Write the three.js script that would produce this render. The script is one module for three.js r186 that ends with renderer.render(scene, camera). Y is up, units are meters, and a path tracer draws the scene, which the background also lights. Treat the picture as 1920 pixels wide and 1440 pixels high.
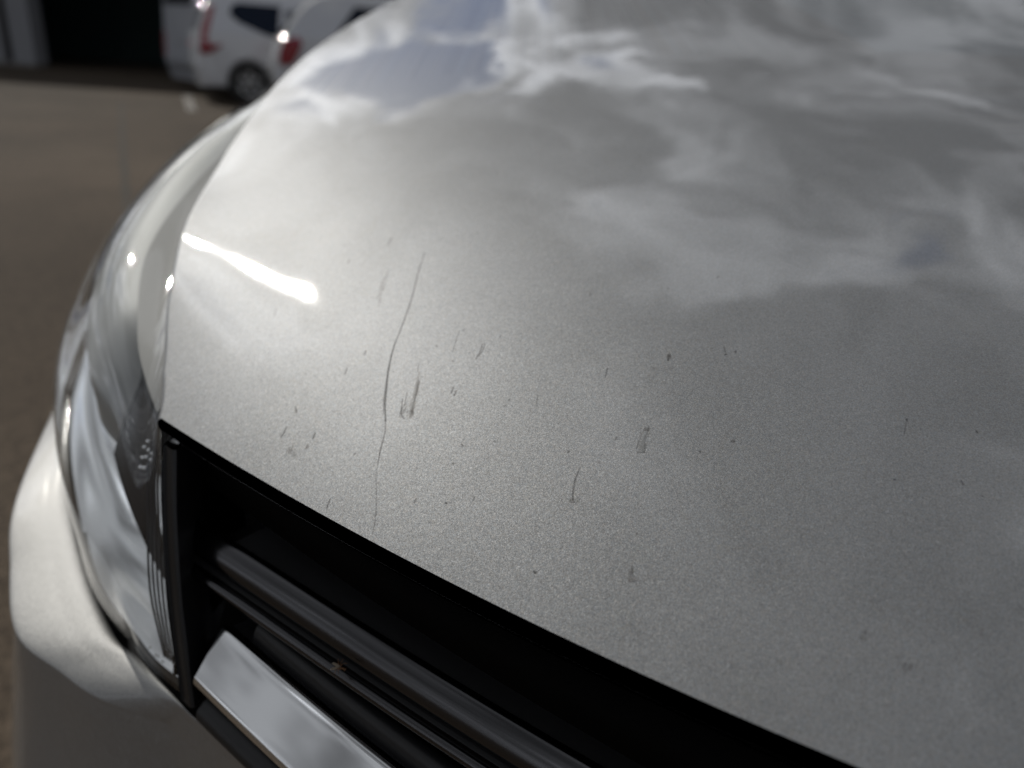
import * as THREE from 'three';
import { mergeGeometries } from 'three/addons/utils/BufferGeometryUtils.js';
import { RoundedBoxGeometry } from 'three/addons/geometries/RoundedBoxGeometry.js';

// ------------------------------------------------------------ camera, sky, sun, exposure
const scene = new THREE.Scene();
const EYE = 1.15;
const camera = new THREE.PerspectiveCamera(53.06, 4 / 3, 0.02, 2000);
camera.position.set(0, EYE, 0);
camera.rotation.set(THREE.MathUtils.degToRad(-23.1), 0, THREE.MathUtils.degToRad(4.0), 'YXZ');
camera.focus = 0.285;
camera.userData.fStop = 5.84;
scene.add(camera);

const renderer = new THREE.WebGLRenderer({ antialias: true });
renderer.toneMapping = THREE.LinearToneMapping;
renderer.toneMappingExposure = 0.66;
renderer.shadowMap.enabled = true;

const SUN = new THREE.Vector3(-0.551, 0.608, -0.572).normalize();
const sun = new THREE.DirectionalLight(0xfffaf1, 3.5);
sun.position.copy(SUN).multiplyScalar(60);
sun.castShadow = true;
sun.shadow.mapSize.set(4096, 4096);
Object.assign(sun.shadow.camera, { left: -40, right: 40, top: 40, bottom: -40, near: 1, far: 160 });
scene.add(sun, sun.target);

// seeded noise
function rng(seed) { let a = seed >>> 0; return () => { a = (a + 0x6d2b79f5) >>> 0; let t = a; t = Math.imul(t ^ (t >>> 15), t | 1); t ^= t + Math.imul(t ^ (t >>> 7), t | 61); return ((t ^ (t >>> 14)) >>> 0) / 4294967296; }; }
const PERM = new Float32Array(65536); { const r = rng(7); for (let i = 0; i < 65536; i++) PERM[i] = r(); }
const hash2 = (x, y) => PERM[(((x & 255) + 37 * (y >> 8)) & 255) | ((y & 255) << 8)];
function vnoise(x, y) {
  const xi = Math.floor(x), yi = Math.floor(y), fx = x - xi, fy = y - yi;
  const u = fx * fx * fx * (fx * (fx * 6 - 15) + 10), v = fy * fy * fy * (fy * (fy * 6 - 15) + 10);
  const a = hash2(xi, yi), b = hash2(xi + 1, yi), c = hash2(xi, yi + 1), d = hash2(xi + 1, yi + 1);
  return a + (b - a) * u + (c - a) * v + (a - b - c + d) * u * v;
}
function fbm(x, y, o) { let s = 0, w = 0.5, n = 0; for (let i = 0; i < o; i++) { s += w * vnoise(x, y); n += w; x = x * 2.03 + 17.3; y = y * 2.03 + 9.1; w *= 0.5; } return s / n; }
const clamp = (x, a = 0, b = 1) => Math.min(b, Math.max(a, x));
const sstep = (a, b, x) => { const t = clamp((x - a) / (b - a)); return t * t * (3 - 2 * t); };
const mix = (a, b, t) => a + (b - a) * t;
const D2R = Math.PI / 180;

{ // a broken layer of cloud with a clear gap low ahead, brighter round the sun
  const W = 2048, H = 1024, data = new Float32Array(W * H * 4);
  const gaps = [[22.5, -14, 5, 9, -0.26], [57, 27, 7, 11, -0.07], [31, 0, 4, 10, 0.08], [20, 24, 9, 18, 0.15], [47, 0, 7, 13, 0.06]];
  const gapDirs = gaps.map(([el, az, se, sa, k]) => ({ el: el * D2R, az: az * D2R, se: se * D2R, sa: sa * D2R, k }));
  for (let j = 0; j < H; j++) {
    const el = ((j + 0.5) / H - 0.5) * Math.PI, y = Math.sin(el), ce = Math.cos(el);
    for (let i = 0; i < W; i++) {
      const lon = ((i + 0.5) / W - 0.5) * 2 * Math.PI, x = Math.cos(lon) * ce, z = Math.sin(lon) * ce;
      const o = (j * W + i) * 4;
      const cosS = x * SUN.x + y * SUN.y + z * SUN.z, ang = Math.acos(clamp(cosS, -1, 1)) / D2R;
      let r, g, b;
      if (y < -0.02) { r = 0.16; g = 0.15; b = 0.14; } else {
        const yy = Math.max(y, 0) + 0.22, px = x / yy * 3.6 + 5.2, pz = z / yy * 3.6 + 3.4;
        const wx = fbm(px * 0.9 + 3.1, pz * 0.9 + 7.7, 4) - 0.5, wz = fbm(px * 0.9 + 21.4, pz * 0.9 + 2.2, 4) - 0.5;
        let n = 0.42 * fbm(px * 0.45 + 2.7, pz * 0.45 + 8.8, 3) + 0.58 * fbm(px + wx * 1.8, pz + wz * 1.8, 8) + 0.02;
        const az = Math.atan2(x, -z);
        for (const q of gapDirs) {
          let da = az - q.az; if (da > Math.PI) da -= 2 * Math.PI; if (da < -Math.PI) da += 2 * Math.PI;
          const e = ((el - q.el) / q.se) ** 2 + (da * ce / q.sa) ** 2;
          if (e < 8) n += q.k * Math.exp(-0.5 * e);
        }
        const cover = sstep(0.315, 0.405, n), thick = sstep(0.38, 0.56, n);
        const wisps = sstep(0.3, 0.7, fbm(px * 1.6 + wx * 2.4, pz * 1.6 + wz * 2.4, 7));
        const glow = 1 + 0.5 * Math.exp(-ang / 14) + 0.42 * Math.exp(-ang / 45);
        const hz = Math.exp(-Math.max(y, 0) * 5);
        let c = mix(1.08, 0.27, thick) * (0.35 + 1.15 * wisps) * glow;
        c = mix(c, 0.62 * glow, hz * 0.35);
        const sr = mix(0.115, 0.34, hz) * (0.6 + 0.4 * glow), sg = mix(0.19, 0.40, hz) * (0.6 + 0.4 * glow), sb = mix(0.40, 0.56, hz) * (0.6 + 0.4 * glow);
        r = mix(sr, c, cover); g = mix(sg, c * 1.03, cover); b = mix(sb, c * 1.085, cover);
      }
      data[o] = r; data[o + 1] = g; data[o + 2] = b; data[o + 3] = 1;
    }
  }
  const sky = new THREE.DataTexture(data, W, H, THREE.RGBAFormat, THREE.FloatType);
  sky.mapping = THREE.EquirectangularReflectionMapping;
  sky.magFilter = THREE.LinearFilter; sky.minFilter = THREE.LinearFilter; sky.wrapS = THREE.RepeatWrapping;
  sky.needsUpdate = true;
  scene.background = sky; scene.environment = sky;
}

// ------------------------------------------------------------ helpers
const V = (x, y, f) => new THREE.Vector3(x, y, -f);           // x to the right, y up, f metres ahead of the camera's foot
function tag(o, label, category, group, kind) {
  if (label) o.userData.label = label;
  if (category) o.userData.category = category;
  if (group) o.userData.group = group;
  if (kind) o.userData.kind = kind;
  o.traverse((m) => { if (m.isMesh) { m.castShadow = true; m.receiveShadow = true; } });
  return o;
}
function part(name, geo, material, parent) {
  const m = new THREE.Mesh(Array.isArray(geo) ? mergeGeometries(geo.map((g) => { g = g.index ? g : indexed(g); for (const k of Object.keys(g.attributes)) if (!['position', 'normal', 'uv'].includes(k)) g.deleteAttribute(k); return g; })) : geo, material);
  m.name = name; m.castShadow = true; m.receiveShadow = true;
  (parent ?? scene).add(m);
  return m;
}
function indexed(g) { const n = g.attributes.position.count, a = []; for (let i = 0; i < n; i++) a.push(i); g.setIndex(a); return g; }
function gridGeo(nu, nv, P, UV, N) {
  const pos = [], uv = [], nor = [], idx = [];
  for (let j = 0; j <= nv; j++) for (let i = 0; i <= nu; i++) {
    const p = P(i / nu, j / nv); pos.push(p.x, p.y, p.z);
    const t = UV ? UV(i / nu, j / nv, p) : [p.x * 1.0, -p.z]; uv.push(t[0], t[1]);
    if (N) { const n = N(i / nu, j / nv, p); nor.push(n.x, n.y, n.z); }
  }
  for (let j = 0; j < nv; j++) for (let i = 0; i < nu; i++) { const a = j * (nu + 1) + i, b = a + 1, c = a + nu + 1, d = c + 1; idx.push(a, b, d, a, d, c); }
  const g = new THREE.BufferGeometry();
  g.setAttribute('position', new THREE.Float32BufferAttribute(pos, 3));
  g.setAttribute('uv', new THREE.Float32BufferAttribute(uv, 2));
  g.setIndex(idx);
  if (N) g.setAttribute('normal', new THREE.Float32BufferAttribute(nor, 3)); else g.computeVertexNormals();
  return g;
}
function spline(pts) { // uniform Catmull-Rom with end tangents kept
  const n = pts.length;
  return (t) => {
    const s = clamp(t) * (n - 1), i = Math.min(n - 2, Math.floor(s)), f = s - i;
    const p1 = pts[i], p2 = pts[i + 1], p0 = i > 0 ? pts[i - 1] : p1.clone().multiplyScalar(2).sub(p2), p3 = i + 2 < n ? pts[i + 2] : p2.clone().multiplyScalar(2).sub(p1);
    const q = new THREE.Vector3(), a = -0.5 * f + f * f - 0.5 * f * f * f, b = 1 - 2.5 * f * f + 1.5 * f * f * f, c = 0.5 * f + 2 * f * f - 1.5 * f * f * f, d = -0.5 * f * f + 0.5 * f * f * f;
    return q.addScaledVector(p0, a).addScaledVector(p1, b).addScaledVector(p2, c).addScaledVector(p3, d);
  };
}
function surface(rows) { // rows[station][column]; returns P(s, v)
  const cols = rows[0].map((_, c) => spline(rows.map((r) => r[c])));
  return (s, v) => spline(cols.map((c) => c(s)))(v);
}
function loft(rows, nu, nv, a = 0, b = 1, c = 0, d = 1) { const P = surface(rows); return gridGeo(nu, nv, (u, v) => P(a + (b - a) * u, c + (d - c) * v)); }
const XC = 0.45;                                               // the car's middle
function mirrored(g) {
  const m = g.clone(), p = m.attributes.position;
  for (let i = 0; i < p.count; i++) p.setX(i, 2 * XC - p.getX(i));
  const n = m.attributes.normal; for (let i = 0; i < n.count; i++) n.setX(i, -n.getX(i));
  if (m.index) { const a = m.index.array; for (let i = 0; i < a.length; i += 3) { const t = a[i + 1]; a[i + 1] = a[i + 2]; a[i + 2] = t; } }
  return m;
}
const flip = (pts) => pts.map((p) => new THREE.Vector3(2 * XC - p.x, p.y, p.z));
function tube(pts, r, n = 24, k = 6) { return new THREE.TubeGeometry(new THREE.CatmullRomCurve3(pts), n, r, k, false); }
function box(w, h, d, x, y, z, ry = 0, r = 0) { const g = r ? new RoundedBoxGeometry(w, h, d, 2, r) : new THREE.BoxGeometry(w, h, d); if (ry) g.rotateY(ry); g.translate(x, y, z); return g; }
function dataTex(w, h, fn, srgb) {
  const d = new Uint8Array(w * h * 4);
  for (let y = 0; y < h; y++) for (let x = 0; x < w; x++) { const c = fn(x, y), o = (y * w + x) * 4; d[o] = c[0]; d[o + 1] = c[1]; d[o + 2] = c[2]; d[o + 3] = 255; }
  const t = new THREE.DataTexture(d, w, h); t.wrapS = t.wrapT = THREE.RepeatWrapping; t.magFilter = THREE.LinearFilter; t.minFilter = THREE.LinearMipmapLinearFilter;
  if (srgb) t.colorSpace = THREE.SRGBColorSpace; t.needsUpdate = true; return t;
}
const lin = (r, g, b) => new THREE.Color().setRGB(r, g, b);
const std = (o) => new THREE.MeshPhysicalMaterial(o);
const MARKS = [
  '2.2 .55 -519,4092 -526,4001 -530,3873 -530,3742 -535,3653 -544,3547 -555,3454 -564,3385 -568,3311',
  '2.6 .62 -562,3406 -567,3331 -566,3254 -562,3189 -552,3095 -545,3028 -525,2930',
  '1.4 .55 -565,3337 -568,3239 -561,3142 -554,3051 -542,2976',
  '1.8 .5 -527,2944 -517,2874 -519,2822 -521,2772 -519,2727',
  '1.6 .28 -519,2727 -518,2674 -502,2600 -486,2508 -482,2454 -483,2417',
  '5 .45 -421,3197 -417,3117 -417,3042 -423,2986',
  '3 .6 -413,3157 -412,3101 -416,3048 -419,3008',
  '7 .5 -418,3019 -425,2972 -421,2929',
  '5 .5 -436,3012 -454,2980 -459,2945',
  '4 .45 -413,2969 -411,2941 -417,2920',
  '2 .5 -469,3033 -466,2983 -463,2955 -447,2922',
  '1.5 .4 -454,3067 -456,2995',
  '1.5 .4 -427,3218 -425,3176',
  '5 .26 -699,3950 -704,3884 -709,3821',
  '3 .4 -696,3868 -703,3819 -717,3760',
  '3 .4 -696,3795 -700,3742 -698,3689',
  '2 .3 -700,3987 -702,3906',
  '2.2 .5 -736,4311 -745,4245',
  '1.5 .25 -964,4313 -1026,4341',
  '2 .5 -951,4180 -948,4140',
  '2.4 .6 -700,3385 -703,3362',
  '2 .55 -770,3299 -774,3262',
  '2.5 .35 -972,3140 -958,3106',
  '4 .35 -963,3125 -962,3102',
  '2 .6 -982,3035 -988,3004 -994,2984',
  '2.5 .6 -836,2958 -839,2932',
  '3 .6 -853,2908 -853,2889',
  '5 .3 -936,2927 -929,2886',
  '4 .25 -913,2912 -898,2856',
  '3 .5 -932,2912 -927,2895',
  '2.5 .5 -628,2801 -631,2794',
  '2.2 .5 -689,2612 -694,2578',
  '2 .5 -145,3271 -153,3222 -168,3180',
  '1.6 .45 -135,3268 -142,3226 -156,3196',
  '1.6 .35 -261,3390 -271,3322 -280,3256',
  '2 .5 -274,3202 -269,3194',
  '2.5 .5 -252,3040 -257,3009',
  '2.5 .55 -237,3015 -242,2993',
  '2 .6 -7,2911 -8,2906',
  '3 .35 -19,2892 -24,2876',
  '1.6 .35 109,2910 106,2854',
  '2.5 .5 231,2599 235,2603',
  '2 .45 -70,3296 -66,3302',
  '1.8 .45 394,2995 383,2946',
  '3 .35 339,3523 335,3479',
  '3 .8 648,3034 644,3016 645,3000',
  '2 .8 641,3000 639,2988',
  '4 .15 560,2970 591,2954',
  '4 .12 644,2975 643,2920',
  '2.5 .6 865,2980 871,2982',
  '1.5 .45 868,3028 869,2995',
  '2.5 .5 908,2985 911,2994',
  '2.5 .55 915,3499 922,3510',
  '2 .5 687,3457 692,3464',
  '5 .55 524,2652 524,2642',
  '9 .2 521,2640 506,2593 493,2552',
  '2 .35 535,2658 515,2606',
  '2 .35 484,2549 508,2544 515,2582',
  '2.5 .5 412,2631 408,2622',
  '1.6 .5 276,2526 256,2473 248,2420 248,2392',
  '4 .5 242,2393 248,2388',
  '3 .25 269,2405 265,2380',
  '2.6 .6 119,2155 124,2150',
  '3.5 .5 433,2118 434,2098 431,2084',
  '6 .25 429,2077 441,2069',
  '2 .5 461,2227 459,2225',
  '2.4 .6 -219,2481 -213,2477',
  '2.5 .35 -336,2526 -340,2511',
  '2 .35 -110,2480 -115,2468',
  '2.8 .7 823,2532 826,2541',
  '2.2 .5 703,2514 706,2509',
  '2 .6 1435,2552 1433,2544',
  '1.2 .35 1428,2537 1404,2484',
  '2 .6 1645,2473 1644,2466',
  '2 .6 1313,2304 1316,2304',
  '1.8 .5 1518,2276 1518,2259',
  '2.6 .6 1088,1823 1084,1817',
  '4 .5 1067,1810 1075,1805',
  '5 .4 838,1769 834,1765',
  '6 .5 1179,1723 1168,1708',
  '2 .4 1159,1706 1154,1695',
  '7 .5 1522,1841 1527,1838',
  '3 .6 2880,6589 2961,6629 3011,6650',
  '2 .35 -251,4199 -244,4186',
  '2 .3 -190,4887 -182,4870',
  '2.2 .35 -978,3332 -972,3327',
  '1.8 .3 -1251,3668 -1232,3668',
  '1.8 .3 -1274,3871 -1267,3808',
  '1.5 .3 -1064,4091 -1054,4097',
  '2 .4 -241,3395 -245,3386',
  '2 .4 1557,2212 1561,2210',
  '2.2 .45 -212,2650 -208,2644',
  '2.2 .4 -186,2732 -178,2720',
  '2 .4 -52,2711 -49,2708',
  '2 .4 -354,3311 -363,3320',
  '2 .4 -539,2672 -545,2671',
];

// ------------------------------------------------------------ materials
const TEX0 = { x: -0.33, f: 0.10, w: 0.62, h: 0.62 };          // the patch of bonnet that the grime map covers, in metres
// fine metal flake: each texel a flake leaning its own way
const flake = (() => { const r = rng(11); return dataTex(512, 512, () => { const a = r() * 6.283, k = Math.min(1, 0.17 * Math.sqrt(-2 * Math.log(1 - r() * 0.999))); return [127.5 + 127 * k * Math.cos(a), 127.5 + 127 * k * Math.sin(a), 255 * (0.5 + 0.5 * Math.sqrt(1 - k * k))]; }); })();
const paintMap = (() => { // metallic grain, streaks of dried dirt, scratches and grit
  const S = 2048, cv = document.createElement('canvas'); cv.width = cv.height = S;
  const c = cv.getContext('2d');
  const img = c.createImageData(S, S), r = rng(5);
  for (let i = 0; i < S * S; i++) { const v = 168 + (r() + r() + r() - 1.5) * 21, t = (r() - 0.5) * 7; img.data[4 * i] = v + t; img.data[4 * i + 1] = v + 1; img.data[4 * i + 2] = v + 2 - t; img.data[4 * i + 3] = 255; }
  c.putImageData(img, 0, 0);
  const X = (x) => (x - TEX0.x) / TEX0.w * S, Y = (f) => S - (f - TEX0.f) / TEX0.h * S, MM = S / TEX0.w / 1000;
  // a faint film of road dust, washed into patches
  for (let k = 0; k < 260; k++) { const x = X(-0.25 + r() * 0.5), y = Y(0.13 + r() * 0.5), R = (4 + r() * 26) * MM; const g = c.createRadialGradient(x, y, 0, x, y, R); const dark = r() < 0.6; g.addColorStop(0, dark ? 'rgba(96,92,88,0.035)' : 'rgba(205,203,200,0.03)'); g.addColorStop(1, 'rgba(120,118,115,0)'); c.fillStyle = g; c.fillRect(x - R, y - R, 2 * R, 2 * R); }
  c.lineCap = 'round'; c.lineJoin = 'round';
  for (const row of MARKS) {
    const p = row.split(' '), w = +p[0] * 0.30 * MM, a = Math.min(0.8, +p[1]) * (+p[2].split(',')[1] < 1850 ? 0.5 : 1), pts = p.slice(2).map((q) => q.split(',').map((n) => n / 10000)).map(([x, f]) => [X(x), Y(f)]);
    if (w > 2.6 * 0.30 * MM && pts.length < 9) { // a smear: many dry bristle lines
      const n = Math.round(w * 4.5);
      for (let k = 0; k < n; k++) {
        const o = (r() - 0.5) * w * 1.5, q = (r() - 0.5) * w * 1.2, t0 = r() * 0.75, t1 = t0 + (1.15 - t0) * (0.2 + 0.8 * r());
        c.strokeStyle = `rgba(74,71,68,${Math.min(1, a * (0.15 + 0.75 * r()))})`; c.lineWidth = 0.5 + r() * w * 0.16; c.beginPath();
        const L = pts.length - 1, at = (t) => { const s = Math.max(0, Math.min(L - 1e-6, t * L)), i = Math.floor(s), e = s - i; return [pts[i][0] + (pts[i + 1][0] - pts[i][0]) * e + o + (r() - 0.5) * 0.9, pts[i][1] + (pts[i + 1][1] - pts[i][1]) * e + q + (r() - 0.5) * 0.9]; };
        for (let s = 0; s <= 8; s++) { const [x, y] = at(t0 + (t1 - t0) * s / 8); s ? c.lineTo(x, y) : c.moveTo(x, y); }
        c.stroke();
      }
    } else {
      c.strokeStyle = `rgba(52,51,51,${Math.min(1, a)})`;
      for (let i = 0; i + 1 < pts.length; i++) { c.lineWidth = Math.max(0.8, w * (0.55 + 0.45 * Math.sin(Math.PI * (i + 0.6) / pts.length))); c.beginPath(); c.moveTo(...pts[i]); c.lineTo(...pts[i + 1]); c.stroke(); }
    }
  }
  for (let k = 0; k < 420; k++) { // specks of grit and pale dust
    const x = X(-0.25 + r() * 0.5), y = Y(0.12 + r() * 0.52), pale = r() < 0.55, R = (0.10 + 0.26 * r() * r() * r()) * MM;
    c.fillStyle = pale ? `rgba(245,243,238,${0.3 + 0.6 * r()})` : `rgba(50,46,44,${0.2 + 0.4 * r()})`; c.beginPath(); c.ellipse(x, y, R, R * (1 + r()), r() * 3, 0, 6.3); c.fill();
  }
  const t = new THREE.CanvasTexture(cv); t.colorSpace = THREE.SRGBColorSpace; t.wrapS = t.wrapT = THREE.ClampToEdgeWrapping; t.magFilter = THREE.LinearFilter; return t;
})();
const flakeBonnet = flake.clone(); flakeBonnet.repeat.set(TEX0.w / 0.075, TEX0.h / 0.075); flakeBonnet.needsUpdate = true;
const flakeBody = flake.clone(); flakeBody.repeat.set(1 / 0.09, 1 / 0.09); flakeBody.needsUpdate = true;
const M = {
  bonnet: std({ map: paintMap, color: lin(0.64, 0.65, 0.66), metalness: 0.85, roughness: 0.585, normalMap: flakeBonnet, normalScale: new THREE.Vector2(0.5, 0.5), clearcoat: 1, clearcoatRoughness: 0.022 }),
  paint: std({ color: lin(0.25, 0.25, 0.252), metalness: 0.85, roughness: 0.5, normalMap: flakeBody, normalScale: new THREE.Vector2(0.6, 0.6), clearcoat: 1, clearcoatRoughness: 0.06 }),
  black: std({ color: lin(0.012, 0.012, 0.013), roughness: 0.42 }),
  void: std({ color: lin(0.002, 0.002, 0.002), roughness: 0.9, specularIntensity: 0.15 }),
  shelf: std({ color: lin(0.02, 0.02, 0.021), roughness: 0.6 }),
  gloss: std({ color: lin(0.02, 0.02, 0.022), roughness: 0.16, specularIntensity: 1 }),
  chrome: std({ color: lin(0.88, 0.89, 0.90), metalness: 1, roughness: 0.075 }),
  smoke: std({ color: lin(0.10, 0.10, 0.105), metalness: 1, roughness: 0.17 }),
  lens: std({ color: lin(0.97, 0.98, 0.98), roughness: 0.02, transmission: 1, thickness: 0, ior: 1.55 }),
  bezel: std({ color: lin(0.20, 0.20, 0.195), metalness: 0, roughness: 0.6 }),
  bumper: std({ color: lin(0.33, 0.332, 0.33), metalness: 0.85, roughness: 0.6, normalMap: flakeBody, normalScale: new THREE.Vector2(0.6, 0.6), clearcoat: 1, clearcoatRoughness: 0.06 }),
  mirror: std({ color: lin(0.9, 0.91, 0.92), metalness: 1, roughness: 0.11 }),
  bead: std({ color: lin(0.92, 0.93, 0.94), metalness: 1, roughness: 0.05 }),
  rubber: std({ color: lin(0.018, 0.018, 0.018), roughness: 0.75 }),
  glassDark: std({ color: lin(0.008, 0.010, 0.014), roughness: 0.06, specularIntensity: 0.55 }),
  white: std({ color: lin(0.55, 0.565, 0.59), roughness: 0.4, clearcoat: 0.8, clearcoatRoughness: 0.03 }),
  whiteVan: std({ color: lin(0.36, 0.38, 0.42), roughness: 0.45, clearcoat: 0.6, clearcoatRoughness: 0.1 }),
  red: std({ color: lin(0.24, 0.008, 0.014), roughness: 0.12, clearcoat: 1 }),
  redFoil: std({ color: lin(0.75, 0.08, 0.10), metalness: 1, roughness: 0.11 }),
  satin: std({ color: lin(0.36, 0.365, 0.36), metalness: 0.2, roughness: 0.6 }),
  lampClear: std({ color: lin(0.75, 0.75, 0.76), roughness: 0.1, clearcoat: 1 }),
  alloy: std({ color: lin(0.45, 0.46, 0.47), metalness: 0.9, roughness: 0.3 }),
  wallWhite: std({ color: lin(0.24, 0.245, 0.26), roughness: 0.85 }),
  wallGreen: std({ color: lin(0.012, 0.028, 0.026), roughness: 0.8 }),
  concrete: std({ color: lin(0.16, 0.155, 0.15), roughness: 0.9 }),
  roof: std({ color: lin(0.10, 0.10, 0.105), roughness: 0.8 }),
  pipe: std({ color: lin(0.03, 0.03, 0.032), roughness: 0.5 }),
  line: std({ color: lin(0.42, 0.41, 0.39), roughness: 0.9 }),
  seam: std({ color: lin(0.066, 0.06, 0.053), roughness: 0.9, specularIntensity: 0.3 }),
  bug: std({ color: lin(0.16, 0.075, 0.03), roughness: 0.6 }),
  wing: std({ color: lin(0.5, 0.42, 0.32), roughness: 0.5, transmission: 0.5, thickness: 0 }),
};

// ------------------------------------------------------------ ground
{
  const r = rng(3);
  const grit = dataTex(1024, 1024, (x, y) => { const n = fbm(x / 9, y / 9, 3), s = r(); const v = 150 + (n - 0.5) * 90 + (s > 0.93 ? 85 : s < 0.12 ? -80 : 0) + (r() - 0.5) * 46; return [clamp(v, 0, 255), clamp(v * 0.97, 0, 255), clamp(v * 0.93, 0, 255)]; }, true);
  grit.repeat.set(1 / 1.3, 1 / 1.3);
  const warp = (t) => { const s = 2 * t - 1; return Math.sign(s) * (14 * Math.abs(s) + 700 * Math.abs(s) ** 7); };
  const g = gridGeo(220, 220, (u, v) => new THREE.Vector3(warp(u) - 5, 0, warp(v) - 10), (u, v, p) => [p.x, p.z]);
  const col = [], p = g.attributes.position;
  for (let i = 0; i < p.count; i++) { const x = p.getX(i), z = p.getZ(i); const a = 0.50 + 0.78 * fbm(x * 0.3 + 40, z * 0.3 + 11, 5) + 0.35 * (fbm(x * 2.1, z * 2.1 + 5, 3) - 0.5); const w = fbm(x * 0.22 + 9, z * 0.22 + 3, 3) * 0.07; col.push(0.265 * a * (1 + w), 0.228 * a, 0.192 * a * (1 - w)); }
  g.setAttribute('color', new THREE.Float32BufferAttribute(col, 3));
  const m = part('ground', g, std({ map: grit, vertexColors: true, roughness: 0.92, specularIntensity: 0.35 }));
  tag(m, 'brown grey sunlit tarmac of the car park', 'tarmac', null, 'structure');
  const strip = (name, a, b, w, mat, label, cat, y) => {
    const d = new THREE.Vector3().subVectors(b, a).normalize(), n = new THREE.Vector3(-d.z, 0, d.x), L = a.distanceTo(b), rr = rng(name.length + 5);
    const wob = Array.from({ length: 61 }, () => rr());
    const gg = gridGeo(60, 2, (u, v) => a.clone().addScaledVector(d, u * L).addScaledVector(n, (v - 0.5) * w * (0.7 + 0.6 * wob[Math.round(u * 60)]) + (wob[(Math.round(u * 60) + 7) % 61] - 0.5) * w * 0.35).setY(y));
    tag(part(name, gg, mat), label, cat, null, 'structure');
  };
  strip('tarmac_seam', V(-6.9, 0, 13.6), V(-2.0, 0, 3.8), 0.05, M.seam, 'dark tar seam running up the tarmac left of the headlight', 'seam', 0.004);
  for (let k = 0; k < 6; k++) { // worn dashes of bay paint behind the parked vehicles
    const t = k * 0.55, a = V(-6.75 + t * 0.42, 0, 15.9 - t * 0.95);
    const gg = gridGeo(6, 2, (u, v) => a.clone().add(V((u) * 0.30 * 0.42 + (v - 0.5) * 0.16, 0.006, -(u) * 0.30 * 0.9)).setY(0.006 + 0.0 * u));
    const m = part(k ? 'bay_marking_' + String(k).padStart(3, '0') : 'bay_marking', gg, M.line);
    tag(m, 'worn pale dash of bay paint on the tarmac by the parked vehicles', 'road marking', 'worn paint dashes behind the parked vehicles', 'structure');
  }
}

// ------------------------------------------------------------ the building at the back of the yard
{
  const b = new THREE.Group(); b.name = 'garage_building'; b.position.copy(V(-15, 0, 24)); scene.add(b);
  const L = (x, y, f) => new THREE.Vector3(x + 15, y, -(f - 24));
  const bx = (x0, x1, y0, y1, f0, f1) => { const p = L((x0 + x1) / 2, (y0 + y1) / 2, (f0 + f1) / 2); return box(x1 - x0, y1 - y0, f1 - f0, p.x, p.y, p.z); };
  part('wall', bx(-30, -14.55, 0.1, 4.9, 22.6, 23.0), M.wallWhite, b);
  part('plinth', bx(-30.02, -13.68, 0, 0.1, 22.55, 23.05), M.concrete, b);
  part('pillar', bx(-14.3, -13.7, 0.1, 4.9, 22.6, 23.2), M.wallWhite, b);
  part('downpipe', (() => { const p = L(-14.43, 2.5, 22.62); return new THREE.CylinderGeometry(0.075, 0.075, 4.9, 12).translate(p.x, p.y, p.z); })(), M.pipe, b);
  part('wall', bx(6, 22, 0, 4.9, 22.6, 23.0), M.wallWhite, b);
  for (let k = 0; k < 13; k++) part(k ? 'door_panel_' + String(k).padStart(3, '0') : 'door_panel', bx(-22 + k * 2.3 + 0.02, -22 + (k + 1) * 2.3 - 0.02, 0.05, 4.6, 30.0, 30.08), M.wallGreen, b);
  part('wall', bx(-22, 10, 0, 4.9, 30.1, 30.4), M.wallGreen, b);
  part('wall', bx(-22, -21.7, 0, 4.9, 23.0, 30.1), M.wallGreen, b);
  part('roof', bx(-31, 23, 4.9, 5.5, 21.4, 34), M.roof, b);
  part('gutter', bx(-31, 23, 5.1, 5.35, 21.22, 21.398), M.pipe, b);
  part('parapet', bx(-31, 23, 5.5, 6.9, 23, 23.4), M.roof, b);
  tag(b, 'long low garage block with a white end wall and a dark green open bay', 'building');
}

// ------------------------------------------------------------ parked vehicles
// local axes: x forwards from the rear bumper, y up, z to the vehicle's right side
function wheel(parent, x, z, r, side) {
  const w = new THREE.Group(); w.name = 'wheel'; w.position.set(x, r, z); parent.add(w);
  const t = new THREE.LatheGeometry([[0.62, -0.11], [0.93, -0.115], [0.985, -0.09], [1, -0.05], [1, 0.05], [0.985, 0.09], [0.93, 0.115], [0.62, 0.11]].map(([a, b]) => new THREE.Vector2(a * r, b)), 40); t.rotateX(Math.PI / 2);
  part('tyre', t, M.rubber, w);
  const rim = [new THREE.LatheGeometry([[0.08, 0.06], [0.2, 0.07], [0.22, 0.04]].map(([a, b]) => new THREE.Vector2(a * r, b)), 20).rotateX(side * Math.PI / 2), new THREE.TorusGeometry(0.62 * r, 0.025, 8, 36).translate(0, 0, side * 0.085)];
  for (let k = 0; k < 6; k++) { const s = new RoundedBoxGeometry(0.075, 0.58 * r, 0.03, 2, 0.012); s.translate(0, 0.34 * r, side * 0.06); s.rotateZ(k * Math.PI / 3); rim.push(s); }
  part('rim', rim, M.alloy, w);
  part('hub', new THREE.CylinderGeometry(0.6 * r, 0.6 * r, 0.05, 28).rotateX(Math.PI / 2).translate(0, 0, -side * 0.02), M.void, w);
}
function shapeOf(pts) { const s = new THREE.Shape(); s.moveTo(...pts[0]); for (const p of pts.slice(1)) p.length === 2 ? s.lineTo(...p) : s.quadraticCurveTo(...p); s.closePath(); return s; }
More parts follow.
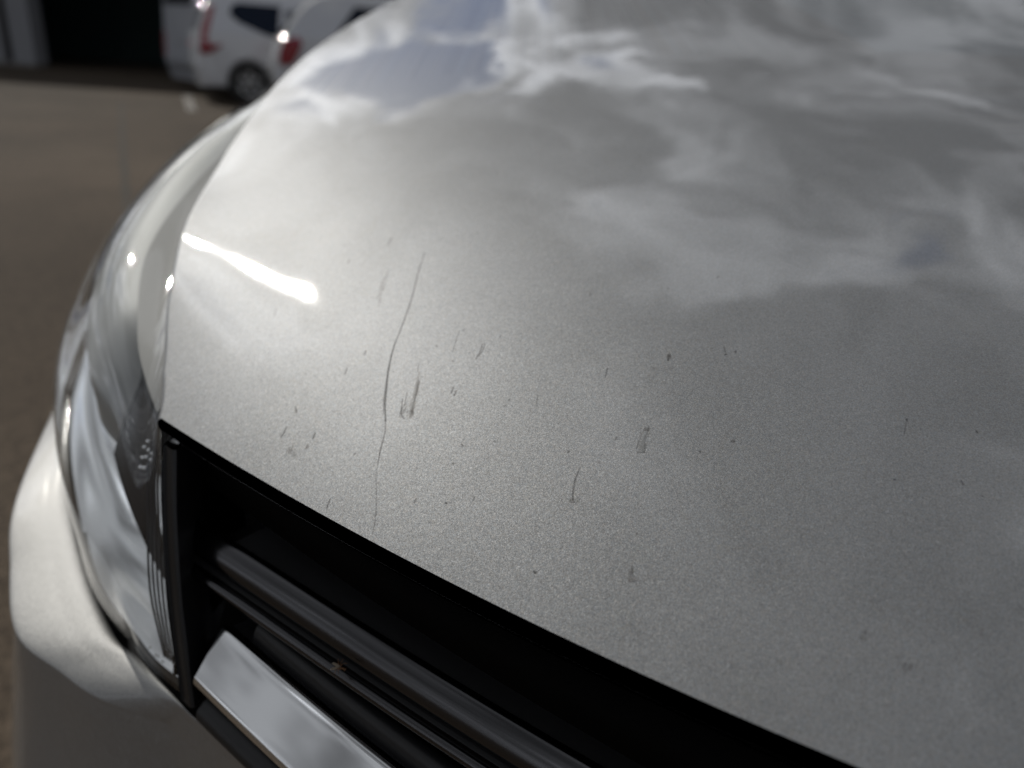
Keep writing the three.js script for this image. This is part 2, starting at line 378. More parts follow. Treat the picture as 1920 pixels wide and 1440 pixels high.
function panel(pts, depth, bevel, z, taper) {
  const g = new THREE.ExtrudeGeometry(shapeOf(pts), { depth, bevelEnabled: bevel > 0, bevelThickness: bevel, bevelSize: bevel, bevelSegments: 4, curveSegments: 10 });
  g.translate(0, 0, z); if (taper) taper(g); g.computeVertexNormals(); return g;
}
function vehicle(name, o) {
  const t = new THREE.Group(); t.name = name; scene.add(t);
  const W = o.width, hw = W / 2, mat = o.mat;
  const tumble = (g) => { const p = g.attributes.position; for (let i = 0; i < p.count; i++) { const y = p.getY(i); if (y > o.waist) p.setZ(i, p.getZ(i) * (1 - (y - o.waist) * o.lean)); else if (y < 0.55) p.setZ(i, p.getZ(i) * (1 - (0.55 - y) * 0.12)); } };
  // body side with arches cut in the outline
  const arch = (cx, r) => { const a = []; for (let k = 0; k <= 12; k++) { const th = k / 12 * Math.PI; a.push([cx - r * Math.cos(th), 0.36 + r * Math.sin(th) * 1.02]); } return a; };
  const R = o.wheelR, ar = R + 0.075;
  const outline = [[o.rear[0][0], 0.34], [o.axles[0] - ar, 0.34], ...arch(o.axles[0], ar), [o.axles[0] + ar, 0.3], [o.axles[1] - ar, 0.3], ...arch(o.axles[1], ar), [o.axles[1] + ar, 0.34], ...o.top, ...o.rear.slice().reverse()];
  part('body', panel(outline, W - 0.14, 0.07, -hw + 0.07, tumble), mat, t);
  part('underbody', box(o.axles[1] - o.axles[0] + 1.3, 0.3, W - 0.3, (o.axles[0] + o.axles[1]) / 2, 0.4, 0), M.void, t);
  for (const cx of o.axles) part('wheel_well', box(0.9, 0.66, W - 0.36, cx, 0.56, 0), M.void, t);
  for (const s of [1, -1]) {
    for (const cx of o.axles) wheel(t, cx, s * (hw - 0.125), R, s);
    for (const w of o.windows) part('side_window', panel(w, 0.02, 0.008, s > 0 ? hw - 0.012 : -hw - 0.008, tumble), M.glassDark, t);
    for (const w of o.trims ?? []) part('window_trim', panel(w, 0.014, 0.004, s > 0 ? hw - 0.01 : -hw - 0.004, tumble), M.chrome, t);
    for (const h of o.handles) { const g = new RoundedBoxGeometry(0.2, 0.035, 0.045, 3, 0.016); g.translate(h[0], h[1], s * (hw + 0.02)); part('door_handle', g, mat, t); }
    for (const l of o.lamps) { const lamp = part('tail_light', panel(l.map(([x, y, ...q]) => [x, y, ...q]), 0.14, 0.02, s > 0 ? hw - 0.13 : -hw - 0.01, tumble), M.red, t); part('lamp_lens', new THREE.SphereGeometry(0.055, 20, 14).scale(0.7, 1, 0.7).translate(o.bulb[0], o.bulb[1], s * (hw - 0.05)), o.bulbMat ?? M.lampClear, lamp); }
    for (const [x, y0, y1] of o.gaps) { const g = box(0.012, y1 - y0, 0.012, x, (y0 + y1) / 2, s * (hw - 0.003)); tumble(g); part('door_gap', g, M.void, t); }
    part('mirror', new RoundedBoxGeometry(0.14, 0.2, 0.24, 3, 0.05).translate(o.axles[1] - 0.25, o.waist + 0.1, s * (hw + 0.1)), mat, t);
  }
  { const rr = o.rear.filter(([, y]) => y >= o.glassFrom && y <= o.glassTo), n = rr.length - 1, q = (k) => rr[Math.max(0, Math.min(n, k))];
    part('rear_window', gridGeo(10, n, (u, v) => { const k = Math.round(v * n), a = q(k - 1), b = q(k + 1), dx = b[0] - a[0], dy = b[1] - a[1], L = Math.hypot(dx, dy), y = q(k)[1]; return new THREE.Vector3(q(k)[0] - 0.076 * dy / L, y + 0.076 * dx / L, (2 * u - 1) * (hw - 0.16) * (1 - Math.max(0, y - o.waist) * o.lean)); }), M.glassDark, t); }
  part('rear_bumper', new RoundedBoxGeometry(0.26, 0.3, W - 0.06, 4, 0.07).translate(o.rear[0][0] + 0.06, 0.56, 0), o.bumperMat ?? mat, t);
  if (o.glints) for (const [x, y, z, hx, hy, hf, r, m] of o.glints) { const g = new THREE.SphereGeometry(r, 40, 28).scale(1, 0.16, 1); g.applyQuaternion(new THREE.Quaternion().setFromUnitVectors(new THREE.Vector3(0, 1, 0), new THREE.Vector3(hx, hy, -hf).normalize().applyAxisAngle(new THREE.Vector3(0, 1, 0), -o.turn))); part(m === M.chrome ? 'bright_trim' : 'lamp_corner', g.translate(x, y, z * hw), m, t); }
  part('number_plate', box(0.012, 0.11, 0.5, o.rear[0][0] - 0.078 + 0.0, o.plateY ?? 0.85, 0), M.wallWhite, t);
  part('bumper_reflector', box(0.01, 0.05, 0.2, o.rear[0][0] - 0.075, 0.55, hw - 0.25), M.red, t);
  part('windscreen', panel([[-hw + 0.2, 0], [hw - 0.2, 0], [hw - 0.3, 0.62], [-hw + 0.3, 0.62]], 0.02, 0.004, 0).rotateZ(0).rotateY(-Math.PI / 2).rotateZ(0.75).translate(o.screen[0], o.screen[1], 0), M.glassDark, t);
  t.position.copy(V(o.at[0], 0, o.at[1])); t.rotation.y = o.turn;
  // the rear right corner is the origin of x, z
  t.translateZ(-hw);
  return tag(t, o.label, o.category, o.group);
}
const HEAD = Math.atan2(0.575, 0.815);                          // all three face the same way in their bays
vehicle('white_suv', {
  at: [-5.92, 14.6], turn: 0.44, width: 1.84, waist: 1.1, lean: 0.16, mat: M.white, wheelR: 0.37, axles: [0.84, 3.6],
  glassFrom: 1.2, glassTo: 1.65, rear: [[0.06, 0.36], [0.0, 0.62], [0.03, 0.95], [0.08, 1.2], [0.16, 1.42], [0.26, 1.62], [0.36, 1.76]],
  top: [[4.62, 0.42], [4.7, 0.7], [4.62, 1.0], [3.55, 1.14], [2.75, 1.7], [2.55, 1.79], [1.2, 1.82], [0.5, 1.79]],
  windows: [[[0.62, 1.62], [0.58, 1.5], [0.72, 1.38], [1.18, 1.2], [1.38, 1.18], [1.44, 1.68], [0.72, 1.68]], [[1.5, 1.16], [2.25, 1.14], [2.3, 1.62], [1.56, 1.62]], [[2.35, 1.14], [3.2, 1.12], [2.66, 1.6], [2.4, 1.62]]],
  handles: [[1.62, 1.03], [2.5, 1.02]], gaps: [[1.46, 0.5, 1.7], [2.33, 0.42, 1.7], [3.28, 0.45, 1.1]],
  lamps: [[[0.04, 0.92], [0.22, 0.96], [0.40, 0.99], [0.32, 0.93], [0.18, 0.86], [0.05, 0.84]], [[0.05, 1.0], [0.12, 1.0], [0.32, 1.6], [0.25, 1.58], [0.1, 1.24]]], bulb: [0.1, 1.0], bulbMat: M.red,
  screen: [3.42, 1.15],
  glints: [[0.16, 1.60, 0.97, -0.266, 0.819, -0.509, 0.045, M.chrome], [0.14, 1.0, 1.04, -0.253, 0.836, -0.487, 0.07, M.redFoil], [1.16, 1.05, 1.04, -0.316, 0.809, -0.496, 0.03, M.chrome]],
  label: 'white SUV with slanting red tail lights and dark teardrop window, between the other two vehicles', category: 'SUV', group: undefined,
});
vehicle('white_suv_001', {
  at: [-3.72, 12.0], turn: 0.34, width: 1.86, waist: 1.1, lean: 0.2, mat: M.white, wheelR: 0.37, axles: [0.92, 3.7],
  glassFrom: 1.19, glassTo: 1.6, rear: [[0.06, 0.36], [0.0, 0.62], [0.03, 0.9], [0.17, 1.2], [0.32, 1.4], [0.47, 1.58], [0.68, 1.7]],
  top: [[4.6, 0.42], [4.7, 0.7], [4.6, 1.0], [3.7, 1.12], [2.8, 1.66], [2.6, 1.73], [1.5, 1.76], [0.9, 1.74]],
  windows: [[[0.84, 1.24], [1.36, 1.2], [1.48, 1.64], [1.14, 1.64]], [[1.56, 1.17], [2.4, 1.14], [2.42, 1.6], [1.72, 1.64]], [[2.48, 1.14], [3.4, 1.12], [2.72, 1.56], [2.5, 1.6]]],
  handles: [[1.72, 1.04], [2.6, 1.02]], gaps: [[1.52, 0.5, 1.66], [2.44, 0.42, 1.66], [3.4, 0.45, 1.08]],
  lamps: [[[0.05, 0.82], [0.2, 0.84], [0.34, 1.1], [0.3, 1.18], [0.12, 1.12], [0.05, 0.98]]], bulb: [0.24, 1.2],
  screen: [3.56, 1.13],
  glints: [[0.10, 1.17, 1.03, -0.351, 0.789, -0.504, 0.06, M.chrome]],
  label: 'white SUV with a sloping rear, showing just beyond the edge of the silver bonnet', category: 'SUV',
});
vehicle('white_van', {
  at: [-6.72, 16.7], turn: 0.775, width: 1.8, waist: 1.3, lean: 0.08, mat: M.whiteVan, wheelR: 0.34, axles: [1.0, 3.9],
  glassFrom: 1.64, glassTo: 1.95, rear: [[0.03, 0.32], [0.0, 0.6], [0.02, 1.0], [0.05, 1.65], [0.08, 1.86], [0.1, 1.95]],
  top: [[4.7, 0.42], [4.8, 0.7], [4.7, 1.05], [4.2, 1.2], [3.5, 1.85], [3.2, 1.98], [1.2, 2.02], [0.3, 2.01]],
  windows: [[[2.7, 1.2], [3.75, 1.2], [3.3, 1.75], [2.75, 1.8]]],
  handles: [[2.3, 1.08], [2.8, 1.06]], gaps: [[1.3, 0.5, 1.9], [2.64, 0.42, 1.85], [3.8, 0.45, 1.15]],
  lamps: [[[-0.05, 0.68], [0.14, 0.68], [0.15, 1.1], [-0.03, 1.12]]], bulb: [0.06, 1.22],
  screen: [4.1, 1.22], bumperMat: M.alloy, plateY: 0.9,
  glints: [[-0.1, 1.18, 0.98, -0.232, 0.841, -0.489, 0.08, M.chrome], [-0.12, 0.98, 0.92, -0.223, 0.848, -0.481, 0.085, M.redFoil]],
  label: 'white box-backed van parked farthest back, beside the dark garage bay', category: 'van',
});

// ------------------------------------------------------------ the silver car
const car = new THREE.Group(); car.name = 'silver_car'; car.position.set(0, 0, 0); scene.add(car);
const fe = (u) => 0.03 + 0.846 * u * u - 0.19 * u ** 4;        // front edge of the bonnet in plan
function bonnetY(x, f) {
  const u = x - XC, q = f - fe(u), L = 0.3;
  let y = 0.975 + 0.16 * q + 0.34 * L * (1 - Math.exp(-Math.max(q, -0.05) / L));
  // pressed swage near each front corner
  const m = -Math.abs(u) + XC, t = Math.min(0, m + 0.115), f0 = 0.397 + 0.77 * (-0.115 - m);
  y += 0.06 * Math.max(0, f - 0.85) ** 2;
  y += (0.5 * 1.79 * t * t + 1.9e-4 * (1 - Math.cos(6.2832 * Math.max(t, -0.092) / 0.092))) * Math.exp(-((f - f0) ** 2) / (2 * 0.05 * 0.05));
  return y;
}
function bonnetN(x, f) { const e = 2e-4, hx = (bonnetY(x + e, f) - bonnetY(x - e, f)) / (2 * e), hf = (bonnetY(x, f + e) - bonnetY(x, f - e)) / (2 * e); return new THREE.Vector3(-hx, 1, hf).normalize(); }
const sideTab = [[0.327, 0.618], [0.36, 0.6285], [0.413, 0.6465], [0.474, 0.662], [0.545, 0.6735], [0.62, 0.6835], [0.76, 0.6915], [0.873, 0.692], [0.96, 0.685], [1.047, 0.674], [1.14, 0.656], [1.229, 0.636], [1.5, 0.57]];
function sideU(f) { let i = 0; while (i < sideTab.length - 2 && f > sideTab[i + 1][0]) i++; const t = clamp((f - sideTab[i][0]) / (sideTab[i + 1][0] - sideTab[i][0])), n = sideTab.length, p = (k) => sideTab[clamp(k, 0, n - 1)][1]; const a = p(i - 1), b = p(i), c = p(i + 1), d = p(i + 2); return b + 0.5 * t * (c - a + t * (2 * a - 5 * b + 4 * c - d + t * (3 * (b - c) + d - a))); }
{
  const F1 = 1.5, f0 = 0.327, U0 = 0.618;
  const plan = (a, b) => { const bb = b * b * 0.55 + b * 0.45, fs = f0 + (F1 - f0) * bb, us = sideU(fs), u = a * us; const f = fs - (fe(U0) - fe(U0 * a)) * (1 - bb) + (0.004 + Math.min(0.014, (U0 - Math.abs(u)) * 0.045)) * (1 - b) ** 6 + 0.04 * bb * (1 - a * a); return [XC + u, f]; };
  const N = (x, f) => { const n = bonnetN(x, f), k = 0.0055; n.x += k * (fbm(x * 95 + 11, f * 95 + 3, 2) - 0.5) + 0.5 * k * (fbm(x * 21 + 5, f * 21, 2) - 0.5); n.z += k * (fbm(x * 95 + 71, f * 95 + 43, 2) - 0.5) + 0.5 * k * (fbm(x * 21 + 45, f * 21 + 9, 2) - 0.5); return n.normalize(); }, UV = (x, f) => [(x - TEX0.x) / TEX0.w, (f - TEX0.f) / TEX0.h];
  const top = gridGeo(420, 420, (u, v) => { const [x, f] = plan(2 * u - 1, v); return V(x, bonnetY(x, f), f); }, (u, v, p) => UV(p.x, -p.z), (u, v, p) => N(p.x, -p.z));
  const hem = (at, out, n) => { // rolled edge: the skin turns down and back under
    const prof = [];
    for (let k = 0; k <= 7; k++) { const th = k / 7 * 1.75; prof.push([0.0042 * Math.sin(th), -0.0042 * (1 - Math.cos(th)), Math.sin(th), Math.cos(th)]); }
    const e = prof[7]; prof.push([e[0] - 0.001, e[1] - 0.007, 1, -0.1], [e[0] - 0.004, e[1] - 0.011, 0.3, -0.95], [e[0] - 0.03, e[1] - 0.004, 0, -1]);
    return gridGeo(n, prof.length - 1, (u, v) => { const [x, f] = at(u), o = out(u), p = prof[Math.round(v * (prof.length - 1))], nn = N(x, f), oo = o.clone().addScaledVector(nn, -o.dot(nn)).normalize(); return V(x, bonnetY(x, f), f).addScaledVector(oo, p[0]).addScaledVector(nn, p[1]); }, (u, v, p) => UV(p.x, -p.z), (u, v) => { const [x, f] = at(u), o = out(u), p = prof[Math.round(v * (prof.length - 1))], nn = N(x, f), oo = o.clone().addScaledVector(nn, -o.dot(nn)).normalize(); return oo.multiplyScalar(p[2]).addScaledVector(nn, p[3]).normalize(); });
  };
  const outOf = (at, sgn) => (u) => { const [x0, g0] = at(Math.max(0, u - 0.004)), [x1, g1] = at(Math.min(1, u + 0.004)); return new THREE.Vector3((g1 - g0) * sgn, 0, (x1 - x0) * sgn).normalize(); };
  const fr = (u) => plan(2 * u - 1, 0), ls = (u) => plan(-1, u), rs = (u) => plan(1, u);
  part('bonnet', [top, hem(fr, outOf(fr, 1), 240), hem(ls, outOf(ls, -1), 240), hem(rs, outOf(rs, 1), 160)], M.bonnet, car);
}

// bumper, with the bright ledge under the lamps and the body side rolling away below its crease
{
  const top = [[-0.353, 0.876, 0.553], [-0.300, 0.858, 0.453], [-0.257, 0.848, 0.386], [-0.215, 0.842, 0.334], [-0.190, 0.841, 0.316], [-0.170, 0.841, 0.300], [-0.154, 0.841, 0.287], [-0.147, 0.840, 0.282], [-0.132, 0.839, 0.272], [-0.109, 0.838, 0.256], [-0.02, 0.836, 0.196], [0.15, 0.834, 0.095], [0.45, 0.834, 0.03]];
  const cre = [[-0.3805, 0.870, 0.597], [-0.330, 0.854, 0.443], [-0.297, 0.843, 0.379], [-0.265, 0.836, 0.332], [-0.228, 0.832, 0.310], [-0.202, 0.828, 0.298], [-0.169, 0.824, 0.291], [-0.160, 0.822, 0.288], [-0.143, 0.8195, 0.277], [-0.115, 0.815, 0.258], [-0.025, 0.810, 0.197], [0.148, 0.807, 0.092], [0.45, 0.805, 0.026]];
  const rows = top.map((a, i) => {
    const A = V(...a), B = V(...cre[i]), p = cre[Math.max(0, i - 1)], n = cre[Math.min(cre.length - 1, i + 1)];
    const d = V(n[0] - p[0], 0, n[2] - p[2]).normalize(), o = new THREE.Vector3(d.z, 0, -d.x); if (i === 0) o.set(-1, 0, 0); if (i === cre.length - 1) o.set(0, 0, 1);
    if (o.x > 0.05) o.negate();
    const k = i === 0 ? 0.5 : 1, dn = (out, y) => B.clone().addScaledVector(o, out * k).add(new THREE.Vector3(0, -y, 0)), C = dn(0.006, 0.05);
    return [A.clone().add(new THREE.Vector3(0, -0.012, 0)).addScaledVector(o, -0.004), A, A.clone().lerp(B, 0.45).add(new THREE.Vector3(0, 0.002, 0)), A.clone().lerp(B, 0.96).add(new THREE.Vector3(0, 0.0012, 0)), B.clone().lerp(C, 0.03), B.clone().lerp(C, 0.15), C, dn(0.02, 0.13), dn(0.035, 0.25), dn(0.028, 0.42), dn(-0.02, 0.53)];
  });
  const all = rows.concat(rows.slice(0, -1).reverse().map((r) => flip(r)));
  part('bumper', loft(all, 300, 150), M.bumper, car);
}
// wings
{
  const st = [
    [[-0.354, 0.879, 0.556], [-0.370, 0.875, 0.575], [-0.3835, 0.868, 0.600], [-0.400, 0.80, 0.605], [-0.40, 0.62, 0.61], [-0.39, 0.40, 0.62]],
    [[-0.371, 0.930, 0.697], [-0.388, 0.905, 0.70], [-0.401, 0.873, 0.70], [-0.416, 0.80, 0.70], [-0.416, 0.66, 0.70], [-0.41, 0.60, 0.70]],
    [[-0.327, 1.048, 0.948], [-0.376, 0.98, 0.93], [-0.412, 0.88, 0.88], [-0.426, 0.80, 0.88], [-0.428, 0.74, 0.88], [-0.428, 0.705, 0.88]],
    [[-0.240, 1.118, 1.0], [-0.31, 1.04, 1.0], [-0.418, 0.89, 0.96], [-0.43, 0.80, 0.96], [-0.432, 0.74, 0.96], [-0.432, 0.71, 0.96]],
    [[-0.225, 1.12, 1.08], [-0.31, 1.02, 1.1], [-0.425, 0.90, 1.1], [-0.436, 0.80, 1.1], [-0.437, 0.72, 1.1], [-0.437, 0.68, 1.1]],
    [[-0.19, 1.13, 1.26], [-0.32, 1.02, 1.28], [-0.43, 0.92, 1.3], [-0.44, 0.8, 1.3], [-0.44, 0.55, 1.3], [-0.44, 0.40, 1.3]],
    [[-0.12, 1.14, 1.56], [-0.34, 1.02, 1.56], [-0.435, 0.94, 1.56], [-0.445, 0.8, 1.56], [-0.445, 0.55, 1.56], [-0.44, 0.32, 1.56]],
  ].map((r) => r.map((p) => V(...p)));
  const g = loft(st, 90, 50);
  part('wing', g, M.paint, car); part('wing', mirrored(g), M.paint, car);
}

// headlights
const lensRows = [
  [[-0.1685, 0.968, 0.329], [-0.1665, 0.935, 0.3165], [-0.162, 0.892, 0.302], [-0.156, 0.846, 0.290]],
  [[-0.1835, 0.982, 0.366], [-0.202, 0.962, 0.352], [-0.206, 0.905, 0.329], [-0.190, 0.846, 0.316]],
  [[-0.2175, 1.014, 0.474], [-0.258, 1.000, 0.455], [-0.275, 0.932, 0.414], [-0.257, 0.853, 0.386]],
  [[-0.2345, 1.042, 0.575], [-0.290, 1.028, 0.562], [-0.337, 0.955, 0.553], [-0.352, 0.880, 0.551]],
  [[-0.2455, 1.068, 0.690], [-0.288, 1.066, 0.698], [-0.326, 1.032, 0.700], [-0.369, 0.932, 0.695]],
  [[-0.243, 1.116, 0.930], [-0.268, 1.115, 0.935], [-0.291, 1.102, 0.935], [-0.325, 1.050, 0.945]],
].map((r) => r.map((p) => V(...p)));
const lensP = surface(lensRows);
let LENS_OUT = 1;
function lensN(s, v) { const e = 0.004, a = lensP(clamp(s + e), v).sub(lensP(clamp(s - e), v)), b = lensP(s, clamp(v + e)).sub(lensP(s, clamp(v - e))); const n = a.cross(b).normalize(); return n.multiplyScalar(LENS_OUT); }
if (lensN(0.3, 0.5).x > 0) LENS_OUT = -1;
const inset = (s, v, d) => lensP(s, v).addScaledVector(lensN(s, v), -d);
function patch(s0, s1, v0, v1, d, nu = 30, nv = 20) { const D = typeof d === 'function' ? d : () => d; return gridGeo(nu, nv, (a, b) => { const s = s0 + (s1 - s0) * a, v = v0 + (v1 - v0) * b; return inset(s, v, D(s, v)); }); }
function strokeOn(list, d, r, n = 24) { return tube(list.map(([s, v]) => inset(s, v, d)), r, n, 8); }
{
  // the bowl behind the lens: floor, back and roof in one sheet
  const bowl = (s0, s1, nu) => gridGeo(nu, 40, (a, v) => {
    const s = s0 + (s1 - s0) * a, n = lensN(s, 0.5).setY(0).normalize().negate(), B = inset(s, 0.985, 0.004), T = inset(s, 0.03, 0.003), k = 0.35 + 0.65 * Math.sin(Math.PI * Math.min(1, s * 1.1 + 0.12)), h = T.y - B.y;
    const C = [B, B.clone().addScaledVector(n, 0.022 * k).setY(B.y + 0.07 * h), B.clone().addScaledVector(n, 0.048 * k).setY(B.y + 0.22 * h), B.clone().lerp(T, 0.55).addScaledVector(n, 0.058 * k).setY(B.y + 0.55 * h), B.clone().lerp(T, 0.85).addScaledVector(n, 0.035 * k).setY(B.y + 0.86 * h), T];
    return spline(C)(v);
  });
  const vlo = (s) => 0.20 + 0.06 * (0.275 - s) / 0.15 + 0.26 * clamp((0.18 - s) / 0.05), vhi = (s) => 0.58 + (0.292 - s) * 0.93;
  const geos = {
    lens: [patch(0, 1, 0, 1, 0, 120, 60)],
    bowl: [bowl(0.015, 0.985, 90)],
    back: [patch(0.20, 0.998, 0.10, 0.60, (s, v) => 0.008 * Math.min(1, (1.0 - s) / 0.2 + 0.25) + 0.032 * sstep(0.36, 0.2, s) + 0.012 * sstep(0.48, 0.6, v) * sstep(0.9, 0.6, s), 80, 30)],
    seal: [patch(0.0, 0.42, 0.968, 1.0, 0.0022, 60, 6), patch(0.0, 0.008, 0.0, 1.0, 0.0022, 4, 40)],
    collar: [gridGeo(60, 6, (a, b) => { const s = 0.15 + 0.848 * a, w = s < 0.43 ? 0.15 * (0.35 + 0.65 * sstep(0.13, 0.3, s)) : 0.15 - 0.11 * (s - 0.43) / 0.4; return inset(s, 0.012 + b * Math.max(0.02, w), 0.003); })],
    cavity: [gridGeo(24, 16, (a, b) => { const s = 0.115 + 0.175 * a; return inset(s, mix(vlo(s), vhi(s), b), 0.019 + 0.003 * Math.sin(Math.PI * b)); })],
    ribs: [0, 1, 2, 3, 4].map((k) => strokeOn([[0.034 + 0.016 * k, 0.16], [0.024 + 0.015 * k, 0.28], [0.015 + 0.013 * k, 0.48], [0.016 + 0.013 * k, 0.70], [0.024 + 0.012 * k, 0.93]], 0.003, 0.00055, 30)),
  };
  for (const right of [false, true]) {
    const h = new THREE.Group(); h.name = 'headlight'; car.add(h);
    if (!right) h.userData.label = 'clear headlight at the left, sky mirrored in its reflector';
    const put = (name, gs, m) => part(name, gs.map((g) => (right ? mirrored(g) : g)), m, h);
    put('lens', geos.lens, M.lens); put('reflector', geos.bowl, M.mirror); put('inner_bezel', geos.back, M.satin); put('seal', geos.seal, M.black);
    [[0.115, 0.20], [0.10, 0.225], [0.118, 0.245], [0.10, 0.265], [0.112, 0.29], [0.098, 0.315], [0.112, 0.335], [0.085, 0.215], [0.082, 0.245], [0.05, 0.9], [0.062, 0.925], [0.036, 0.93], [0.13, 0.96], [0.155, 0.955]].forEach(([s, v], k) => { const p = inset(s, v, 0.0035), q = new THREE.SphereGeometry(k < 9 ? 0.0011 : 0.0008, 16, 12).scale(1, 0.8, 1).translate(p.x, p.y, p.z); put('reflector_bead', [q], M.bead); });
    put('collar', geos.collar, M.bezel); put('lamp_cavity', geos.cavity, M.gloss); geos.ribs.forEach((g) => put('rib', [g], M.gloss));
  }
}

// grille
{
  const gr = new THREE.Group(); gr.name = 'grille'; car.add(gr);
  const N = 72;
  const sweep = (prof, uEnd, off, yAt, open) => { // prof: [towards the front, up]
    const path = (t) => { const u = -uEnd + 2 * uEnd * t, e = 1e-3, o = off(u), d = (fe(u + e) + off(u + e) - fe(u - e) - off(u - e)) / (2 * e); return { x: XC + u, f: fe(u) + o, out: new THREE.Vector3(d, 0, 1).normalize(), y: yAt(u) }; };
    const P = (t, k) => { const p = path(t), q = prof[k]; return V(p.x, p.y, p.f).addScaledVector(p.out, q[0]).add(new THREE.Vector3(0, q[1], 0)); };
    const segs = prof.length - 1;
    const g = gridGeo(N * 2, segs, (u, v) => P(u, Math.round(v * segs)));
    const caps = [0, 1].map((t) => { const c = new THREE.Vector3(); for (let k = 0; k <= segs; k++) c.add(P(t, k)); c.multiplyScalar(1 / (segs + 1)); return gridGeo(segs, 1, (u, v) => (v ? c.clone() : P(t, Math.round(u * segs)))); });
    return open ? [g] : [g, ...caps];
  };
  const fine = (pts, n = 40) => { const c = new THREE.CatmullRomCurve3(pts.map(([a, b]) => new THREE.Vector3(a, b, 0)), false, 'catmullrom', 0.5); return c.getPoints(n).map((p) => [p.x, p.y]); };
  const flat = (y) => () => y, o1 = (u) => 0.023 - 0.018 * Math.abs(u / 0.61) ** 6;
  // upper bar: dusty shelf, smoked nose, groove, thin lip
  part('grille_bar', sweep([[-0.075, 0.009], [-0.008, 0.010], [-0.006, 0.0095], [-0.006, 0.004], [-0.075, 0.002]], 0.585, o1, flat(0.912)), M.shelf, gr);
  part('bar_trim', sweep(fine([[-0.008, 0.0107], [-0.005, 0.0098], [-0.001, 0.0062], [0.0016, 0.001], [0.001, -0.0022], [-0.004, -0.0035]]), 0.611, o1, flat(0.912)), M.smoke, gr);
  part('bar_trim', sweep(fine([[0.002, -0.0062], [0.0052, -0.0068], [0.0068, -0.0092], [0.0055, -0.0118], [0.001, -0.0125]]), 0.612, o1, flat(0.912)), M.smoke, gr);
  part('grille_bar', sweep([[-0.06, -0.002], [0.001, -0.0045], [0.001, -0.012], [-0.06, -0.016]], 0.605, o1, flat(0.912)), M.black, gr);
  // lower bar: ridge behind, broad bright face, dark underside
  const o2 = (u) => -0.004 - 0.004 * Math.abs(u / 0.6) ** 6;
  part('bar_trim', sweep(fine([[-0.010, 0.0125], [-0.0082, 0.0124], [-0.0062, 0.0112], [0.0002, 0.0032], [0.0066, -0.0048], [0.0098, -0.0090], [0.0103, -0.0117]], 30), 0.589, o2, flat(0.869)), M.chrome, gr);
  part('grille_bar', sweep([[0.0099, -0.0117], [0.009, -0.0145], [0.004, -0.017], [-0.06, -0.016], [-0.06, 0.004], [-0.012, 0.011]], 0.588, o2, flat(0.869)), M.gloss, gr);
  part('ridge', sweep(fine([[-0.024, 0.012], [-0.022, 0.018], [-0.018, 0.0195], [-0.0145, 0.017], [-0.0125, 0.010]]), 0.575, o2, flat(0.869)), M.black, gr);
  // lower frame, back panel, ceiling under the bonnet
  part('lower_frame', sweep(fine([[-0.05, 0.006], [-0.01, 0.007], [0.0, 0.004], [0.003, -0.001], [0.001, -0.006]]), 0.592, (u) => -0.014 - 0.008 * Math.abs(u / 0.6) ** 6, flat(0.842)), M.black, gr);
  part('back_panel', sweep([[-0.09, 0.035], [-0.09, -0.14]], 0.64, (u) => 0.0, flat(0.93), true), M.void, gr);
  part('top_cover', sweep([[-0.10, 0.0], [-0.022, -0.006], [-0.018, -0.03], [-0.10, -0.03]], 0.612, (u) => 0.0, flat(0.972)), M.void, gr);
  // upright cheeks beside the lamps
  const post = (() => {
    const a = [[-0.1665, 0.966, 0.3275], [-0.1645, 0.935, 0.3155], [-0.160, 0.892, 0.301], [-0.154, 0.843, 0.2885]], mk = (dx, df, y = 0) => a.map((p) => V(p[0] + dx, p[1] + y, p[2] + df));
    return [loft([mk(0.0, 0.02), mk(0, 0), mk(0.001, -0.001), mk(0.006, -0.005), mk(0.0075, -0.005), mk(0.0085, -0.003), mk(0.0085, 0.012), mk(0.006, 0.03)], 40, 24)];
  })();
  part('grille_frame', post, M.black, gr); part('grille_frame', post.map(mirrored), M.black, gr);
  const cheek = [gridGeo(10, 10, (u, v) => V(-0.1625 + 0.002 * u, 0.845 + 0.118 * v, 0.298 + 0.10 * u + 0.03 * v))];
  part('side_wall', cheek, M.void, gr); part('side_wall', cheek.map(mirrored), M.void, gr);
}

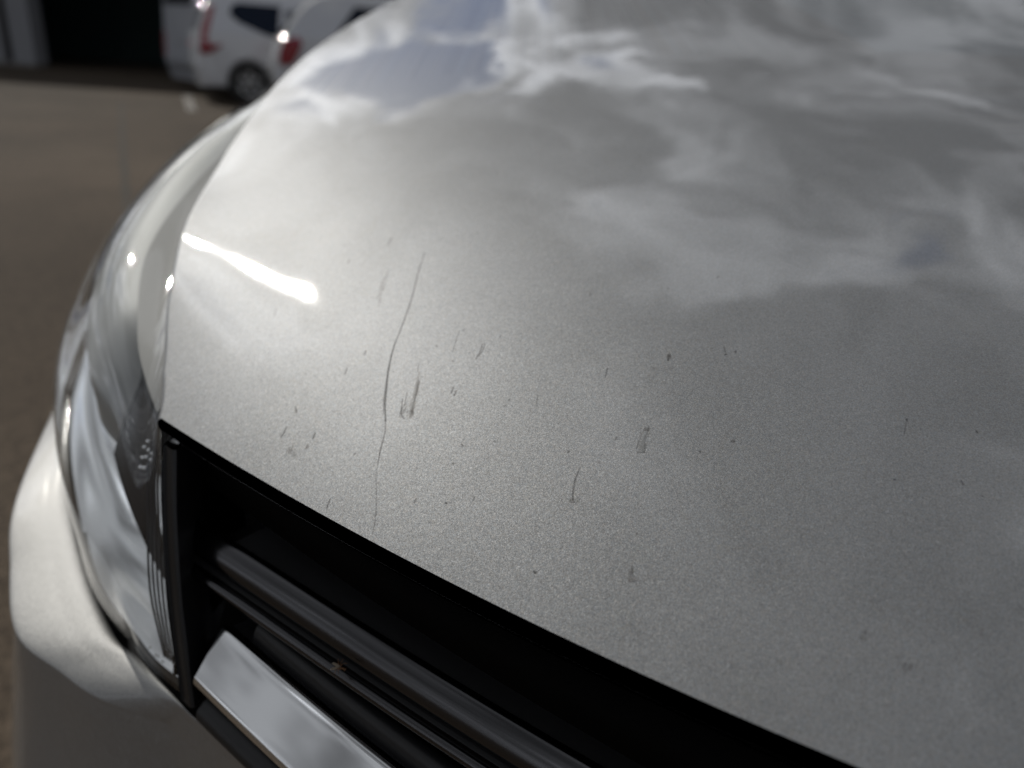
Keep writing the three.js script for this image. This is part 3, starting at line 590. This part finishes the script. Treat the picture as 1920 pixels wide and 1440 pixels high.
// the rest of the car behind the bonnet
{
  const cw = new THREE.Group(); cw.name = 'cabin'; car.add(cw);
  const shell = (pts, w, bevel) => panel(pts, w - 2 * bevel, bevel, -w / 2 + bevel, (g) => { const p = g.attributes.position; for (let i = 0; i < p.count; i++) { const y = p.getY(i); if (y > 0.95) p.setZ(i, p.getZ(i) * Math.max(0.62, 1 - (y - 0.95) * 1.1)); } }).rotateY(Math.PI / 2).translate(XC, 0, 0);
  part('body', [shell([[1.52, 0.30], [3.45, 0.30], [3.55, 0.55], [3.75, 0.72], [4.05, 0.72], [4.25, 0.5], [4.55, 0.45], [4.6, 1.0], [4.4, 1.2], [4.0, 1.48], [3.5, 1.57], [2.9, 1.57], [2.7, 1.53], [1.76, 1.26], [1.55, 1.15]], 1.78, 0.06)], M.paint, cw);
  const ws = gridGeo(24, 12, (u, v) => { const a = 2 * u - 1, w = 0.56 - 0.06 * v; return V(XC + a * w, 1.29 + 0.27 * v + 0.015 * (1 - a * a), 1.72 + 0.95 * v - 0.08 * (1 - a * a)); });
  part('windscreen', ws, M.glassDark, cw);
  const half = (y) => 0.89 * Math.max(0.62, 1 - Math.max(0, y - 0.95) * 1.1) + 0.006;
  for (const [a, b] of [[1.98, 2.78], [2.84, 3.55]]) for (const s of [-1, 1]) part('side_window', gridGeo(14, 8, (u, v) => { const f = a + (b - a) * u, t = Math.min(1.48, 1.26 + 0.287 * (f - 1.76) - 0.05), y = 1.12 + (t - 1.12) * v; return V(XC + s * half(y), y, f); }), M.glassDark, cw);
  part('cowl', gridGeo(24, 3, (u, v) => { const a = 2 * u - 1; return V(XC + a * 0.60, 1.20 + 0.09 * v, 1.48 + 0.26 * v - 0.10 * (1 - a * a) * v); }), M.black, cw);
  for (const s of [-1, 1]) for (const f of [0.95, 3.75]) {
    const w = new THREE.Group(); w.name = 'wheel'; w.position.copy(V(XC + s * 0.775, 0.33, f)); car.add(w);
    part('tyre', new THREE.LatheGeometry([[0.2, -0.1], [0.3, -0.108], [0.33, -0.07], [0.33, 0.07], [0.3, 0.108], [0.2, 0.1]].map(([a, b]) => new THREE.Vector2(a, b)), 40).rotateZ(Math.PI / 2), M.rubber, w);
    const rim = [new THREE.CylinderGeometry(0.2, 0.2, 0.14, 30).rotateZ(Math.PI / 2)]; for (let k = 0; k < 5; k++) rim.push(new RoundedBoxGeometry(0.03, 0.2, 0.05, 2, 0.01).translate(s * 0.085, 0.1, 0).rotateX(k * Math.PI * 0.4));
    part('rim', rim, M.alloy, w);
  }
  part('underbody', box(1.3, 0.5, 1.5, XC, 0.55, -1.3), M.void, cw);
}
tag(car, 'silver car close up, bonnet scratched and spotted with dirt, headlight and slatted grille below', 'car');

// a dead insect caught on the thin lip of the upper grille bar
{
  const bug = new THREE.Group(); bug.name = 'dead_insect'; bug.position.copy(V(-0.064, 0.9095, 0.247)); scene.add(bug);
  const seg = (r, sx, x, y, z) => new THREE.SphereGeometry(r, 10, 8).scale(sx, 0.8, 0.8).translate(x, y, z);
  part('body', [seg(0.0007, 2.4, 0, 0.001, 0), seg(0.0005, 1.2, 0.002, 0.0011, 0.0002), seg(0.0004, 1, 0.0029, 0.001, 0.0003)], M.bug, bug);
  const r = rng(21);
  for (let k = 0; k < 6; k++) { const s = k % 2 ? 1 : -1, a = 0.5 + 0.6 * Math.floor(k / 2) + 0.3 * r(), c = Math.cos(a), n = Math.sin(a) * s; part('leg', tube([new THREE.Vector3(0.0005, 0.001, 0), new THREE.Vector3(0.002 * c, 0.0024, 0.002 * n), new THREE.Vector3(0.0038 * c, 0.0008 + 0.002 * r(), 0.0038 * n)], 0.00012, 8, 5), M.bug, bug); }
  for (const s of [1, -1]) part('wing', new THREE.SphereGeometry(0.0014, 10, 6).scale(1.5, 0.06, 0.55).rotateY(s * 0.5).translate(-0.0012, 0.0018, s * 0.001), M.wing, bug);
  tag(bug, 'tiny brown dead insect stuck on the thin lip of the upper grille bar', 'insect');
}

renderer.render(scene, camera);
